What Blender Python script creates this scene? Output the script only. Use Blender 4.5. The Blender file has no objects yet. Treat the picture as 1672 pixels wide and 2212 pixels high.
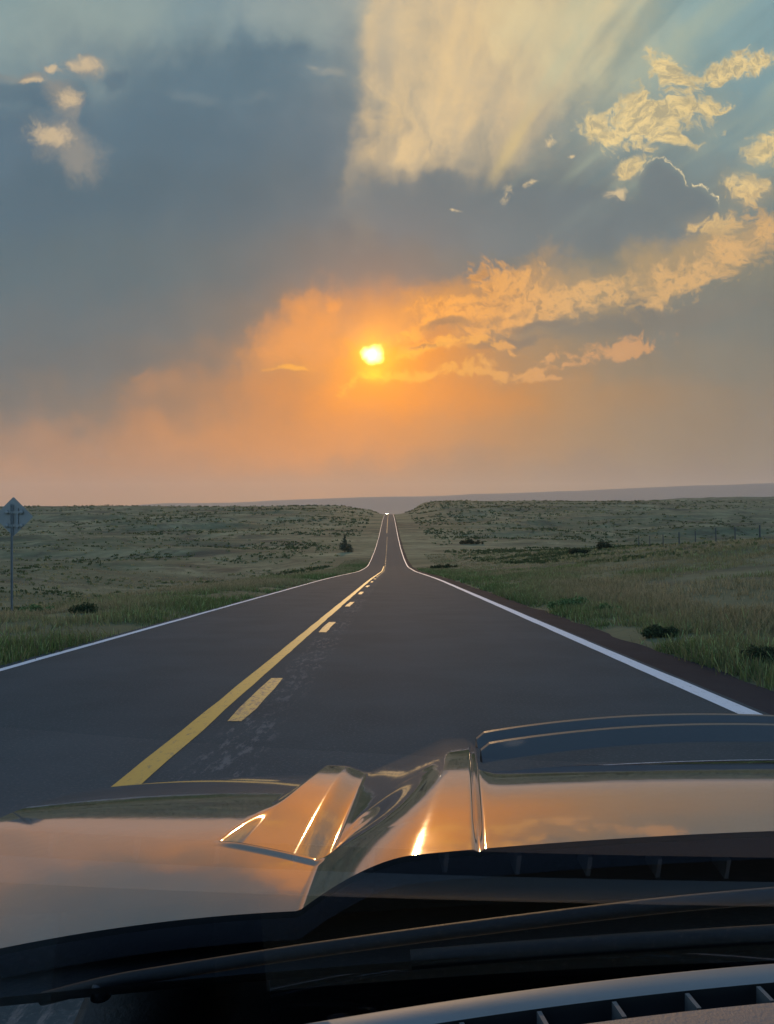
import bpy, math, random
import numpy as np
from math import radians as R

S = bpy.context.scene
COL = S.collection
random.seed(7)
rng = np.random.default_rng(7)

# ------------------------------------------------------------------ camera
HC = 1.24                                   # eye height above the road
F = 1664.0                                  # focal length of the view, in image pixels
cam_d = bpy.data.cameras.new('camera')
cam = bpy.data.objects.new('camera', cam_d)
COL.objects.link(cam)
cam.location = (0, 0, HC)
cam.rotation_euler = (R(90), 0, 0)
cam_d.sensor_fit = 'VERTICAL'
cam_d.angle = 2 * math.atan(1106 / F)
cam_d.clip_start = 0.01
cam_d.clip_end = 60000
S.camera = cam

S.view_settings.view_transform = 'Standard'
S.view_settings.look = 'None'
S.view_settings.gamma = 1.0
S.cycles.use_denoising = True
S.cycles.max_bounces = 10
S.cycles.transparent_max_bounces = 16
S.cycles.volume_bounces = 1
S.cycles.caustics_reflective = False
S.cycles.caustics_refractive = False
S.cycles.sample_clamp_indirect = 4.0

# ------------------------------------------------------------------ small node language
class V:
    """wraps a node socket so shader arithmetic reads like arithmetic"""
    def __init__(s, nt, sock): s.nt, s.k = nt, sock
    def _m(s, op, *a, clamp=False):
        n = s.nt.nodes.new('ShaderNodeMath'); n.operation = op; n.use_clamp = clamp
        for i, q in enumerate((s,) + a): plug(s.nt, q, n.inputs[i])
        return V(s.nt, n.outputs[0])
    def __add__(s, o): return s._m('ADD', o)
    __radd__ = __add__
    def __sub__(s, o): return s._m('SUBTRACT', o)
    def __rsub__(s, o): return (s * -1.0) + o
    def __mul__(s, o): return s._m('MULTIPLY', o)
    __rmul__ = __mul__
    def __truediv__(s, o): return s._m('DIVIDE', o)
    def max(s, o): return s._m('MAXIMUM', o)
    def min(s, o): return s._m('MINIMUM', o)
    def abs(s): return s._m('ABSOLUTE')
    def pow(s, o): return s._m('POWER', o)
    def sqrt(s): return s._m('SQRT')
    def exp(s): return s._m('EXPONENT')
    def atan2(s, o): return s._m('ARCTAN2', o)
    def clamp(s): return s._m('ADD', 0.0, clamp=True)
    def ss(s, a, b):
        """smoothstep from a to b (a may exceed b)"""
        n = s.nt.nodes.new('ShaderNodeMapRange'); n.interpolation_type = 'SMOOTHSTEP'
        lo, hi, f, t = (a, b, 0.0, 1.0) if a < b else (b, a, 1.0, 0.0)
        plug(s.nt, s, n.inputs[0])
        n.inputs[1].default_value = lo; n.inputs[2].default_value = hi
        n.inputs[3].default_value = f; n.inputs[4].default_value = t
        return V(s.nt, n.outputs[0])

def plug(nt, q, inp):
    if isinstance(q, V): nt.links.new(q.k, inp)
    elif hasattr(q, 'is_output'): nt.links.new(q, inp)
    else: inp.default_value = q

def xyz(nt, x, y, z=0.0):
    n = nt.nodes.new('ShaderNodeCombineXYZ')
    for i, q in enumerate((x, y, z)): plug(nt, q, n.inputs[i])
    return n.outputs[0]

def noise(nt, vec, scale, detail=4, rough=0.55, dist=0.0, lac=2.0, color=False):
    n = nt.nodes.new('ShaderNodeTexNoise')
    nt.links.new(vec if not isinstance(vec, V) else vec.k, n.inputs['Vector'])
    n.inputs['Scale'].default_value = scale; n.inputs['Detail'].default_value = detail
    n.inputs['Roughness'].default_value = rough; n.inputs['Distortion'].default_value = dist
    n.inputs['Lacunarity'].default_value = lac
    return n.outputs['Color'] if color else V(nt, n.outputs['Fac'])

def mixc(nt, f, a, b, mode='MIX'):
    n = nt.nodes.new('ShaderNodeMix'); n.data_type = 'RGBA'; n.blend_type = mode
    plug(nt, f, n.inputs[0])
    for q, i in ((a, 6), (b, 7)):
        if isinstance(q, (tuple, list)): n.inputs[i].default_value = (*q[:3], 1)
        else: nt.links.new(q, n.inputs[i])
    return n.outputs[2]

def lin(c):
    return tuple(((v / 255) / 12.92 if v / 255 <= .04045 else ((v / 255 + .055) / 1.055) ** 2.4) for v in c)

def ramp(nt, fac, stops, interp='EASE'):
    n = nt.nodes.new('ShaderNodeValToRGB'); n.color_ramp.interpolation = interp
    e = n.color_ramp.elements
    while len(e) > 1: e.remove(e[0])
    for i, (p, c) in enumerate(stops):
        q = e[0] if i == 0 else e.new(p)
        q.position = p; q.color = (*c, 1)
    plug(nt, fac, n.inputs[0])
    return n.outputs[0]

# ------------------------------------------------------------------ sky
SUN_EL = math.atan((1106 - 764) / F)
SUN_AZ = math.atan((806 - 836) / F)         # left of +Y is negative x
world = bpy.data.worlds.new('World'); S.world = world; world.use_nodes = True
world.cycles.sampling_method = 'MANUAL'; world.cycles.sample_map_resolution = 512
EXPOSURE = 1.4
S.view_settings.exposure = EXPOSURE
SKY_GAIN = 2.0 ** -EXPOSURE

def build_sky(nt):
    nt.nodes.clear()
    out = nt.nodes.new('ShaderNodeOutputWorld'); bg = nt.nodes.new('ShaderNodeBackground')
    nt.links.new(bg.outputs[0], out.inputs[0])
    tc = nt.nodes.new('ShaderNodeTexCoord'); sep = nt.nodes.new('ShaderNodeSeparateXYZ')
    D = tc.outputs['Generated']; nt.links.new(D, sep.inputs[0])
    dx, dy, dz = (V(nt, sep.outputs[i]) for i in range(3))
    ys = dy.max(0.12)
    # direction -> image pixel plane of the western sky (x to the right, y downwards, horizon at 1106)
    X = dx / ys * F + 836.0
    Y = 1106.0 - dz / ys * F
    def vscale(v, k):
        n = nt.nodes.new('ShaderNodeVectorMath'); n.operation = 'MULTIPLY'
        nt.links.new(v, n.inputs[0]); n.inputs[1].default_value = k; return n.outputs[0]
    def vadd(a, b):
        n = nt.nodes.new('ShaderNodeVectorMath'); n.operation = 'ADD'
        nt.links.new(a, n.inputs[0])
        if isinstance(b, tuple): n.inputs[1].default_value = b
        else: nt.links.new(b, n.inputs[1])
        return n.outputs[0]
    def noise2(vec, scale, detail, rough, dist=0.0, color=False, kind=None):
        n = nt.nodes.new('ShaderNodeTexNoise'); n.noise_dimensions = '2D'
        nt.links.new(vec, n.inputs['Vector']); n.inputs['Scale'].default_value = scale
        n.inputs['Detail'].default_value = detail; n.inputs['Roughness'].default_value = rough
        n.inputs['Distortion'].default_value = dist
        return n.outputs['Color'] if color else V(nt, n.outputs['Fac'])
    P = xyz(nt, X, Y, 1.0)                                        # in image pixels
    wx = noise2(P, .0062, 4, .58) - .5; wy = noise2(vadd(P, (3130.0, 1700.0, 0.0)), .0062, 4, .58) - .5
    wv = xyz(nt, wx, wy)
    PW = vadd(P, vscale(wv, (170, 150, 0)))                 # strongly stirred
    PS = vadd(P, vscale(wv, (95, 70, 0)))                   # gently stirred
    spw = nt.nodes.new('ShaderNodeSeparateXYZ'); nt.links.new(PW, spw.inputs[0])
    Xw, Yw = V(nt, spw.outputs[0]), V(nt, spw.outputs[1])
    # ---- broad colour of the air and the cloud sheets, in rows of image pixels, colours judged from the image
    rows = [
        (-500, [(0,(150,172,178)),(.5,(168,176,172)),(1,(150,175,180))]),
        (20,  [(0,(128,153,158)),(.16,(142,160,158)),(.29,(116,141,152)),(.43,(148,158,158)),(.54,(192,186,160)),(.66,(200,192,158)),(.78,(185,188,162)),(.88,(148,172,168)),(1,(134,161,164))]),
        (130, [(0,(128,148,152)),(.12,(122,140,146)),(.23,(98,121,134)),(.36,(104,125,136)),(.44,(122,138,144)),(.56,(176,172,152)),(.66,(188,180,150)),(.78,(168,174,155)),(.88,(140,164,162)),(1,(131,158,161))]),
        (280, [(0,(98,119,133)),(.1,(101,121,133)),(.23,(92,114,127)),(.40,(103,121,131)),(.50,(125,132,134)),(.63,(150,150,138)),(.75,(140,148,142)),(.88,(128,148,149)),(1,(126,149,152))]),
        (430, [(0,(94,114,126)),(.2,(92,112,123)),(.40,(104,118,124)),(.52,(116,124,126)),(.66,(115,126,128)),(.8,(116,126,126)),(.92,(128,136,132)),(1,(140,144,134))]),
        (580, [(0,(100,117,124)),(.2,(100,115,120)),(.36,(113,119,119)),(.5,(123,124,121)),(.62,(122,126,122)),(.75,(126,128,121)),(.9,(138,136,122)),(1,(136,134,120))]),
        (700, [(0,(106,117,121)),(.2,(110,116,117)),(.32,(124,120,113)),(.40,(142,124,108)),(.47,(196,138,92)),(.53,(196,138,92)),(.62,(158,136,108)),(.75,(138,131,116)),(.88,(128,127,118)),(1,(124,125,117))]),
        (780, [(0,(109,116,118)),(.2,(118,117,113)),(.31,(148,125,106)),(.40,(205,142,84)),(.49,(244,152,58)),(.56,(226,146,70)),(.66,(176,140,100)),(.78,(152,134,110)),(.9,(138,130,115)),(1,(132,128,116))]),
        (860, [(0,(118,116,112)),(.16,(134,120,107)),(.28,(178,132,96)),(.38,(220,143,78)),(.48,(247,152,56)),(.57,(232,146,68)),(.68,(194,142,88)),(.8,(166,136,104)),(.92,(148,131,110)),(1,(140,129,113))]),
        (950, [(0,(160,128,106)),(.16,(192,138,98)),(.3,(212,142,84)),(.46,(230,146,74)),(.58,(204,142,86)),(.72,(174,137,98)),(.86,(152,132,108)),(1,(142,128,111))]),
        (1040,[(0,(188,137,98)),(.2,(194,138,98)),(.36,(198,138,92)),(.5,(188,137,96)),(.64,(168,133,102)),(.8,(150,129,109)),(1,(140,126,114))]),
        (1106,[(0,(188,139,102)),(.3,(192,140,98)),(.5,(180,135,100)),(.7,(160,131,106)),(1,(140,127,114))]),
    ]
    fx = Xw * (1 / 1672.0)
    c = None; prev = None
    for yy, st in rows:
        rc = ramp(nt, fx, [(p, lin(q)) for p, q in st], 'B_SPLINE')
        c = rc if c is None else mixc(nt, Yw.ss(prev, yy), c, rc)
        prev = yy
    # polar frame round the sun for rays of light and shade
    rx = X - 806.0; ry = Y - 764.0
    rr = (rx * rx + ry * ry).sqrt()
    ang = rx.atan2(ry * -1.0)
    ray = (noise2(xyz(nt, ang * 7.5, rr * .0016), 1.0, 3, .5) - .5) * 2.0
    fine = (noise2(vscale(PS, (1, .6, 1)), .011, 6, .6, .3) - .5) * 2.4
    billow = (noise2(PS, .0150, 7, .66, .4) - .5) * 3.6
    puff = (noise2(vscale(PS, (1, 1.25, 1)), .050, 6, .70, .35) - .5) * 3.8
    vo = nt.nodes.new('ShaderNodeTexVoronoi'); vo.voronoi_dimensions = '2D'; vo.feature = 'F1'
    vo.inputs['Detail'].default_value = 2.0; vo.inputs['Roughness'].default_value = .5; vo.normalize = True
    nt.links.new(PS, vo.inputs['Vector']); vo.inputs['Scale'].default_value = .026
    cauli = (.38 - V(nt, vo.outputs['Distance'])) * 2.2

    def sq(p, cx, cy, ax, ay, rot=0.0):
        """squared distance from the middle of a tilted ellipse, in its own radii"""
        co, si = math.cos(rot), math.sin(rot); r = []
        for k in ((co / ax, si / ax, -(cx * co + cy * si) / ax), (-si / ay, co / ay, (cx * si - cy * co) / ay)):
            n = nt.nodes.new('ShaderNodeVectorMath'); n.operation = 'DOT_PRODUCT'
            nt.links.new(p, n.inputs[0]); n.inputs[1].default_value = k; r.append(V(nt, n.outputs['Value']))
        return r[1]._m('MULTIPLY_ADD', r[1], r[0] * r[0])
    def ln(p, *e): return sq(p, *e).sqrt()
    def field(p, *es):
        """1 in the middle of the nearest tilted ellipse, 0 on its rim"""
        r = None
        for e in es:
            q = sq(p, *e); r = q if r is None else r.min(q)
        return 1.0 - r.sqrt()

    # ---- pale lit veil above the sun, sharp on its left side, streaked by rays
    edge = X + wx * 120.0 + fine * 14.0
    veil = edge.ss(752, 830) * (field(PW, (1010, 40, 470, 520)) + fine * .30 + ray * .22).ss(-.05, .55)
    low = Y + wy * 210.0 + wx * 120.0 + ray * 60.0 + fine * 26.0 + (X - 800.0) * .08
    veil = veil * low.ss(440, 330) * (X * .78 + Y * .62 + wx * 90.0 + ray * 60.0).ss(1190, 960)
    vcol = mixc(nt, (fine * .30 + ray * .40 + .5).ss(.15, .85), lin((194, 178, 150)), lin((238, 204, 150)))
    c = mixc(nt, veil * .90, c, vcol)
    # far side of the veil thins out into a greenish blue
    thin = (field(PW, (1260, 60, 250, 190)) + fine * .35 + ray * .3).ss(-.1, .8)
    c = mixc(nt, thin * .45, c, lin((200, 196, 160)))
    # streak of light slanting down to the right edge of the veil
    st = (field(P, (1100, 330, 150, 28, -1.02)) + wx * .6 + ray * .5).ss(.0, .9)
    c = mixc(nt, st * .55, c, lin((222, 196, 138)))
    # tail hanging at the left of the veil
    tail = (field(PW, (795, 400, 60, 170, .22)) + fine * .35).ss(.0, .8)
    c = mixc(nt, tail * .42, c, lin((172, 158, 134)))
    # wash of pale cloud in the upper left
    wash = (field(PW, (150, 40, 420, 150, .05), (620, 30, 180, 90)) + fine * .45).ss(-.1, .9)
    c = mixc(nt, wash * .42, c, lin((160, 170, 160)))
    # rays over the right-hand blue
    rs = ray * X.ss(960, 1300) * Y.ss(640, 380)
    c = mixc(nt, rs.ss(.02, .35) * .34, c, lin((176, 184, 160)))
    c = mixc(nt, (rs * -1.0).ss(.02, .35) * .34, c, lin((104, 128, 134)))
    # ---- left-hand cumulus, lit on top, with a dark hollow between
    d1 = (field(PS, (70, 200, 140, 46, .12), (235, 175, 40, 26)) + billow * .30).ss(.0, .5)
    c = mixc(nt, d1 * .60, c, lin((92, 114, 129)))
    l1 = field(PS, (190, 155, 50, 26, -.1), (118, 300, 84, 58, .35), (128, 212, 40, 76, -.5), (170, 340, 70, 60), (60, 165, 70, 16)) + billow * .42 + puff * .10
    c = mixc(nt, l1.ss(-.25, .75) * .85, c, lin((150, 146, 138)))
    lt = field(PS, (186, 152, 46, 22, .05), (96, 290, 64, 34, .3), (122, 152, 20, 14), (140, 215, 34, 30), (60, 170, 50, 9)) + cauli * .30 + billow * .42 + puff * .24
    c = mixc(nt, lt.ss(.0, .85) * .85, c, lin((212, 188, 152)))
    sp = field(PS, (722, 158, 52, 18), (690, 152, 26, 10)) + cauli * .4 + billow * .4
    c = mixc(nt, sp.ss(.15, 1.4) * .60, c, lin((172, 168, 154)))
    sp = field(PS, (240, 130, 18, 7), (430, 210, 90, 26), (560, 205, 60, 22)) + billow * .5
    c = mixc(nt, sp.ss(.1, 1.0) * .22, c, lin((140, 150, 150)))

    # ---- dark cloud bank in the middle right
    bank = field(PS, (1432, 410, 56, 60), (1480, 452, 80, 64), (1400, 480, 140, 60), (1180, 480, 360, 92, -.03), (900, 450, 200, 76, -.05), (960, 400, 60, 40)) + billow * .16 + puff * .04
    c = mixc(nt, bank.ss(-.05, .40) * .78, c, lin((116, 126, 129)))
    # its burning rims
    bigb = field(PS, (1432, 405, 52, 56), (1490, 452, 72, 60), (1400, 440, 80, 46)) + billow * .20 + puff * .10
    rimz = (field(P, (1470, 370, 120, 50, .15), (1545, 405, 26, 50)) + puff * .25).ss(.0, .35)
    c = mixc(nt, ((1.0 - (bigb - .03).abs() * 15.0).max(0.0) * rimz * (puff * 1.2 + .55)).clamp(), c, lin((250, 226, 172)))
    scr = field(PS, (1080, 424, 17, 34, .3), (1148, 397, 34, 10, -.45), (1228, 338, 14, 6, -.4), (1190, 318, 24, 12, -.5), (1330, 410, 40, 24, -.2), (975, 462, 22, 5)) + cauli * .45 + billow * .4 + puff * .45
    c = mixc(nt, scr.ss(.25, 1.2) * .85, c, lin((226, 200, 154)))

    # ---- golden cumulus scraps
    g = field(PS, (1405, 256, 150, 68, -.10), (1300, 262, 46, 30, -.4), (1500, 240, 72, 24, -.2), (1340, 290, 60, 24, .2), (1440, 300, 60, 18, .35), (1432, 146, 44, 30, .6), (1455, 180, 36, 14, .2), (1600, 146, 108, 26, -.22), (1545, 178, 34, 10, -.4), (1660, 316, 60, 30, -.1), (1372, 360, 48, 26, -.35), (1620, 412, 56, 30, .1), (1565, 492, 84, 30, .3), (1500, 478, 26, 14), (1525, 245, 60, 9, -.35))
    halo = (g + billow * .30 + fine * .2).ss(-.55, .55)
    c = mixc(nt, halo * .42, c, mixc(nt, Y.ss(250, 480), lin((172, 174, 152)), lin((168, 152, 124))))
    gf = g * .9 + cauli * .35 + billow * .62 + puff * .30
    shade = (puff * .50 + billow * .20 - cauli * .35 + gf * .30)
    gcol = mixc(nt, shade.ss(-.25, .55), lin((244, 214, 150)), lin((180, 168, 136)))
    gcol = mixc(nt, Y.ss(330, 480) * .6, gcol, lin((216, 176, 122)))
    c = mixc(nt, gf.ss(.04, .52) * .95, c, gcol)

    # ---- long band of fire-lit cloud climbing to the right of the sun
    veilb = field(PW, (1120, 640, 330, 74, -.17), (1440, 580, 240, 74, -.35)) + fine * .4
    c = mixc(nt, veilb.ss(-.15, .65) * .80, c, mixc(nt, X.ss(1350, 880), lin((180, 154, 116)), lin((212, 150, 88))))
    b = field(PS, (1085, 606, 100, 40, -.12), (1000, 655, 120, 22, -.2), (1130, 690, 110, 22, -.2), (1240, 630, 150, 22, -.12), (1180, 650, 150, 40, -.05), (1010, 680, 140, 26, -.20), (1340, 635, 150, 30, -.20), (1450, 610, 130, 46, -.40), (1560, 555, 120, 46, -.6), (1520, 600, 100, 26, -.4), (1640, 500, 70, 30, -.3), (1420, 660, 60, 16, -.1), (930, 700, 90, 20, -.35), (1060, 712, 80, 16, -.25), (960, 748, 80, 13, -.1))
    bf = b * .9 + .22 + cauli * .35 + billow * .80 + puff * .48
    bcol = mixc(nt, X.ss(1350, 850), lin((222, 178, 122)), lin((252, 172, 82)))
    bsh = (puff * .55 + billow * .25 - cauli * .45)
    bcol = mixc(nt, bsh.ss(-.15, .50), bcol, mixc(nt, X.ss(1350, 850), lin((164, 146, 116)), lin((196, 136, 82))))
    c = mixc(nt, bf.ss(.06, .85) * .94, c, bcol)
    # grey shelves under the band
    sh = field(PS, (965, 705, 88, 15, -.12), (1120, 742, 130, 17, -.1), (1440, 690, 270, 34, -.10), (930, 752, 70, 7, -.05), (1180, 700, 120, 16, -.15)) + billow * .28 + puff * .08
    c = mixc(nt, sh.ss(.05, .60) * .80, c, mixc(nt, X.ss(1300, 900), lin((130, 126, 116)), lin((146, 122, 96))))
    # bright threads along the lower edges
    t = field(PS, (900, 806, 170, 13, -.10), (1050, 805, 130, 12, .03), (1180, 822, 80, 10, .08), (1320, 758, 130, 24, -.22), (980, 745, 120, 11, -.2), (1090, 748, 34, 16, .2), (628, 795, 46, 7, -.1), (760, 836, 30, 20, -.8), (1240, 790, 60, 10, -.3))
    tf = t * .9 + .20 + cauli * .30 + billow * .62 + puff * .50
    tcol = mixc(nt, X.ss(1300, 800), lin((220, 164, 112)), lin((255, 182, 72)))
    c = mixc(nt, tf.ss(.18, .85) * .80, c, tcol)

    # ---- glow-soaked cloud left of the sun and the slanting edge of the orange air
    gl = (field(PW, (650, 720, 150, 66, -.72), (710, 660, 40, 40)) + fine * .32 + billow * .1).ss(-.25, .95)
    c = mixc(nt, gl * .75, c, lin((240, 158, 84)))
    gl2 = (field(PW, (330, 850, 120, 44, -.3), (300, 830, 50, 20, -.3)) + fine * .45).ss(.0, .9)
    c = mixc(nt, gl2 * .40, c, lin((200, 142, 98)))

    # ---- soft mottling so that nothing is perfectly smooth
    mot = fine * .035 + puff * .010 + wx * .16
    vm = nt.nodes.new('ShaderNodeVectorMath'); vm.operation = 'SCALE'
    nt.links.new(c, vm.inputs[0]); plug(nt, mot + 1.0, vm.inputs['Scale']); c = vm.outputs[0]

    # the haze below adds its own pale light, so the air beyond it is a little deeper
    hz = nt.nodes.new('ShaderNodeVectorMath'); hz.operation = 'MULTIPLY_ADD'
    nt.links.new(c, hz.inputs[0]); hz.inputs[1].default_value = (1.08, 1.08, 1.10); hz.inputs[2].default_value = (-.034, -.030, -.030)
    mxz = nt.nodes.new('ShaderNodeVectorMath'); mxz.operation = 'MAXIMUM'; nt.links.new(hz.outputs[0], mxz.inputs[0]); mxz.inputs[1].default_value = (.01, .01, .008)
    c = mxz.outputs[0]
    # ---- aureole and the veiled sun itself
    rs_ = ln(vadd(P, vscale(wv, (85, 60, 0))), 806, 764, 1, 1)
    def add(c, fac, col):
        n = nt.nodes.new('ShaderNodeVectorMath'); n.operation = 'SCALE'; n.inputs[0].default_value = col
        plug(nt, fac, n.inputs['Scale'])
        return vadd(c, n.outputs[0])
    c = add(c, (rr * (-1 / 105.0)).exp(), (.80, .23, -.02))
    c = add(c, (rs_ * (-1 / 26.0)).exp(), (1.5, .72, .02))
    c = add(c, rs_.ss(29, 3), (8.0, 6.0, 1.7))
    lowg = ((rx * rx * (1 / 560.0) + (ry - 46.0) * (ry - 46.0) * (1 / 220.0)) * -1.0).exp()
    c = add(c, lowg, (.42, .25, .0))
    gn = nt.nodes.new('ShaderNodeVectorMath'); gn.operation = 'SCALE'; nt.links.new(c, gn.inputs[0]); gn.inputs['Scale'].default_value = SKY_GAIN
    c = gn.outputs[0]

    # ---- clear evening sky overhead and behind
    sky = nt.nodes.new('ShaderNodeTexSky'); sky.sky_type = 'NISHITA'; sky.sun_disc = False
    sky.sun_elevation = SUN_EL; sky.sun_rotation = SUN_AZ; sky.dust_density = 0.7; sky.ozone_density = 3.0; sky.air_density = 1.0
    sc = nt.nodes.new('ShaderNodeVectorMath'); sc.operation = 'SCALE'
    nt.links.new(sky.outputs[0], sc.inputs[0]); sc.inputs['Scale'].default_value = 0.15
    high = dz.ss(.60, .80); back = dy.ss(.55, .15)
    c = mixc(nt, high.max(back), c, sc.outputs[0])
    nt.links.new(c, bg.inputs[0]); bg.inputs[1].default_value = 1.0
build_sky(world.node_tree)

sun_d = bpy.data.lights.new('sun', 'SUN'); sun = bpy.data.objects.new('sun', sun_d); COL.objects.link(sun)
sun_d.energy = 0.38; sun_d.angle = R(.6); sun_d.color = (1.0, .62, .30)
sun.rotation_euler = (R(90) - SUN_EL, 0, R(180) - SUN_AZ)
sun.location = (0, 50, 60)

# ------------------------------------------------------------------ building helpers
def tag(o, label=None, cat=None, group=None, kind=None):
    if label: o['label'] = label
    if cat: o['category'] = cat
    if group: o['group'] = group
    if kind: o['kind'] = kind
    return o

def empty(name, loc, rz=0.0):
    o = bpy.data.objects.new(name, None); COL.objects.link(o)
    o.location = loc; o.rotation_euler = (0, 0, rz); o.empty_display_size = .2
    return o

def link(name, me, mat, parent=None, smooth=False):
    o = bpy.data.objects.new(name, me); COL.objects.link(o)
    if mat is not None: me.materials.append(mat)
    if parent is not None:
        o.parent = parent
        bpy.context.view_layer.update()
        o.matrix_parent_inverse = parent.matrix_world.inverted()
    if smooth: me.polygons.foreach_set('use_smooth', np.ones(len(me.polygons), bool))
    return o

def mesh_np(name, v, f, mat, parent=None, smooth=False):
    me = bpy.data.meshes.new(name)
    me.from_pydata([tuple(map(float, p)) for p in v], [], [tuple(map(int, q)) for q in f]); me.update()
    return link(name, me, mat, parent, smooth)

def fast_mesh(name, v, faces, mat, parent=None, smooth=False):
    """v (n,3), faces (m,k) with one k"""
    v = np.asarray(v, np.float32); faces = np.asarray(faces, np.int32); k = faces.shape[1]
    me = bpy.data.meshes.new(name)
    me.vertices.add(len(v)); me.vertices.foreach_set('co', v.ravel())
    me.loops.add(faces.size); me.loops.foreach_set('vertex_index', faces.ravel())
    me.polygons.add(len(faces)); me.polygons.foreach_set('loop_start', np.arange(0, faces.size, k, dtype=np.int32))
    me.update(calc_edges=True); me.validate()
    return link(name, me, mat, parent, smooth)

def grid_faces(nr, nc):
    i = np.arange(nr - 1)[:, None] * nc + np.arange(nc - 1)[None, :]
    return np.stack([i, i + 1, i + 1 + nc, i + nc], -1).reshape(-1, 4)

class MB:
    """gathers shapes for ONE mesh object"""
    def __init__(s): s.v, s.f = [], []
    def add(s, v, f):
        b = len(s.v); s.v += [tuple(p) for p in v]; s.f += [tuple(i + b for i in q) for q in f]; return s
    def box(s, c, d, rot=None, bevel=0.0):
        hx, hy, hz = (q / 2 for q in d)
        if bevel <= 0:
            v = [(x, y, z) for x in (-hx, hx) for y in (-hy, hy) for z in (-hz, hz)]
            f = [(0,1,3,2),(4,6,7,5),(0,4,5,1),(2,3,7,6),(0,2,6,4),(1,5,7,3)]
        else:
            b = bevel
            ring = [(hx-b,hz),(hx,hz-b),(hx,-hz+b),(hx-b,-hz),(-hx+b,-hz),(-hx,-hz+b),(-hx,hz-b),(-hx+b,hz)]
            v = [(x, y, z) for y in (-hy, hy) for x, z in ring]
            f = [tuple(range(8)), tuple(range(15, 7, -1))] + [(i, i + 8, (i + 1) % 8 + 8, (i + 1) % 8) for i in range(8)]
        if rot is not None: v = [tuple(rot @ np.array(p)) for p in v]
        return s.add([(p[0] + c[0], p[1] + c[1], p[2] + c[2]) for p in v], f)
    def tube(s, pts, r, n=8, caps=True):
        pts = [np.array(p, float) for p in pts]; rs = r if isinstance(r, (list, tuple)) else [r] * len(pts)
        v = []; up = None
        for i, p in enumerate(pts):
            t = pts[min(i + 1, len(pts) - 1)] - pts[max(i - 1, 0)]; t = t / (np.linalg.norm(t) + 1e-9)
            if up is None:
                up = np.array((0, 0, 1.0)) if abs(t[2]) < .9 else np.array((1.0, 0, 0))
            a = np.cross(t, up); a /= np.linalg.norm(a); b = np.cross(a, t); up = b
            for k in range(n):
                q = 2 * math.pi * k / n
                v.append(p + rs[i] * (math.cos(q) * a + math.sin(q) * b))
        f = [(i*n+k, i*n+(k+1)%n, (i+1)*n+(k+1)%n, (i+1)*n+k) for i in range(len(pts)-1) for k in range(n)]
        if caps: f += [tuple(range(n))[::-1], tuple(range((len(pts)-1)*n, len(pts)*n))]
        return s.add(v, f)
    def lathe(s, prof, c, axis='X', n=24):
        v = []
        for r, h in prof:
            for k in range(n):
                q = 2 * math.pi * k / n; a, b = r * math.cos(q), r * math.sin(q)
                v.append({'X': (c[0]+h, c[1]+a, c[2]+b), 'Y': (c[0]+a, c[1]+h, c[2]+b), 'Z': (c[0]+a, c[1]+b, c[2]+h)}[axis])
        m = len(prof)
        f = [(i*n+k, i*n+(k+1)%n, (i+1)*n+(k+1)%n, (i+1)*n+k) for i in range(m-1) for k in range(n)]
        f += [tuple(range(n))[::-1], tuple(range((m-1)*n, m*n))]
        return s.add(v, f)
    def build(s, name, mat, parent=None, smooth=False):
        return mesh_np(name, s.v, s.f, mat, parent, smooth)

def sstep(a, b, x):
    t = np.clip((np.asarray(x, float) - a) / (b - a), 0, 1); return t * t * (3 - 2 * t)

def vnoise(x, y, seed=0):
    xi, yi = np.floor(x), np.floor(y); fx, fy = x - xi, y - yi
    fx, fy = fx*fx*fx*(fx*(fx*6-15)+10), fy*fy*fy*(fy*(fy*6-15)+10)
    def h(a, b):
        q = (a.astype(np.int64) * 374761393 + b.astype(np.int64) * 668265263 + seed * 974711) & 0xffffffff
        q = ((q ^ (q >> 13)) * 1274126177) & 0xffffffff; q ^= q >> 16
        return (q & 0xffff) / 65535.0
    a, b, c, d = h(xi, yi), h(xi + 1, yi), h(xi, yi + 1), h(xi + 1, yi + 1)
    return (a + (b - a) * fx) * (1 - fy) + (c + (d - c) * fx) * fy - .5
def fbm(x, y, oct=4, seed=0):
    r = 0.0; a = 1.0
    for i in range(oct): r = r + a * vnoise(x * 2**i + 17.3*i, y * 2**i - 9.1*i, seed + i); a *= .5
    return r

def smooth_table(pts, step, win, lo, hi):
    xs = np.arange(lo, hi, step); ys = np.interp(xs, [p[0] for p in pts], [p[1] for p in pts])
    k = max(1, int(win / step)) // 2 * 2 + 1; ker = np.hanning(k + 2)[1:-1]; ker /= ker.sum()
    ys = np.convolve(np.pad(ys, (k, k), 'edge'), ker, 'same')[k:-k]
    return lambda q: np.interp(q, xs, ys)

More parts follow.
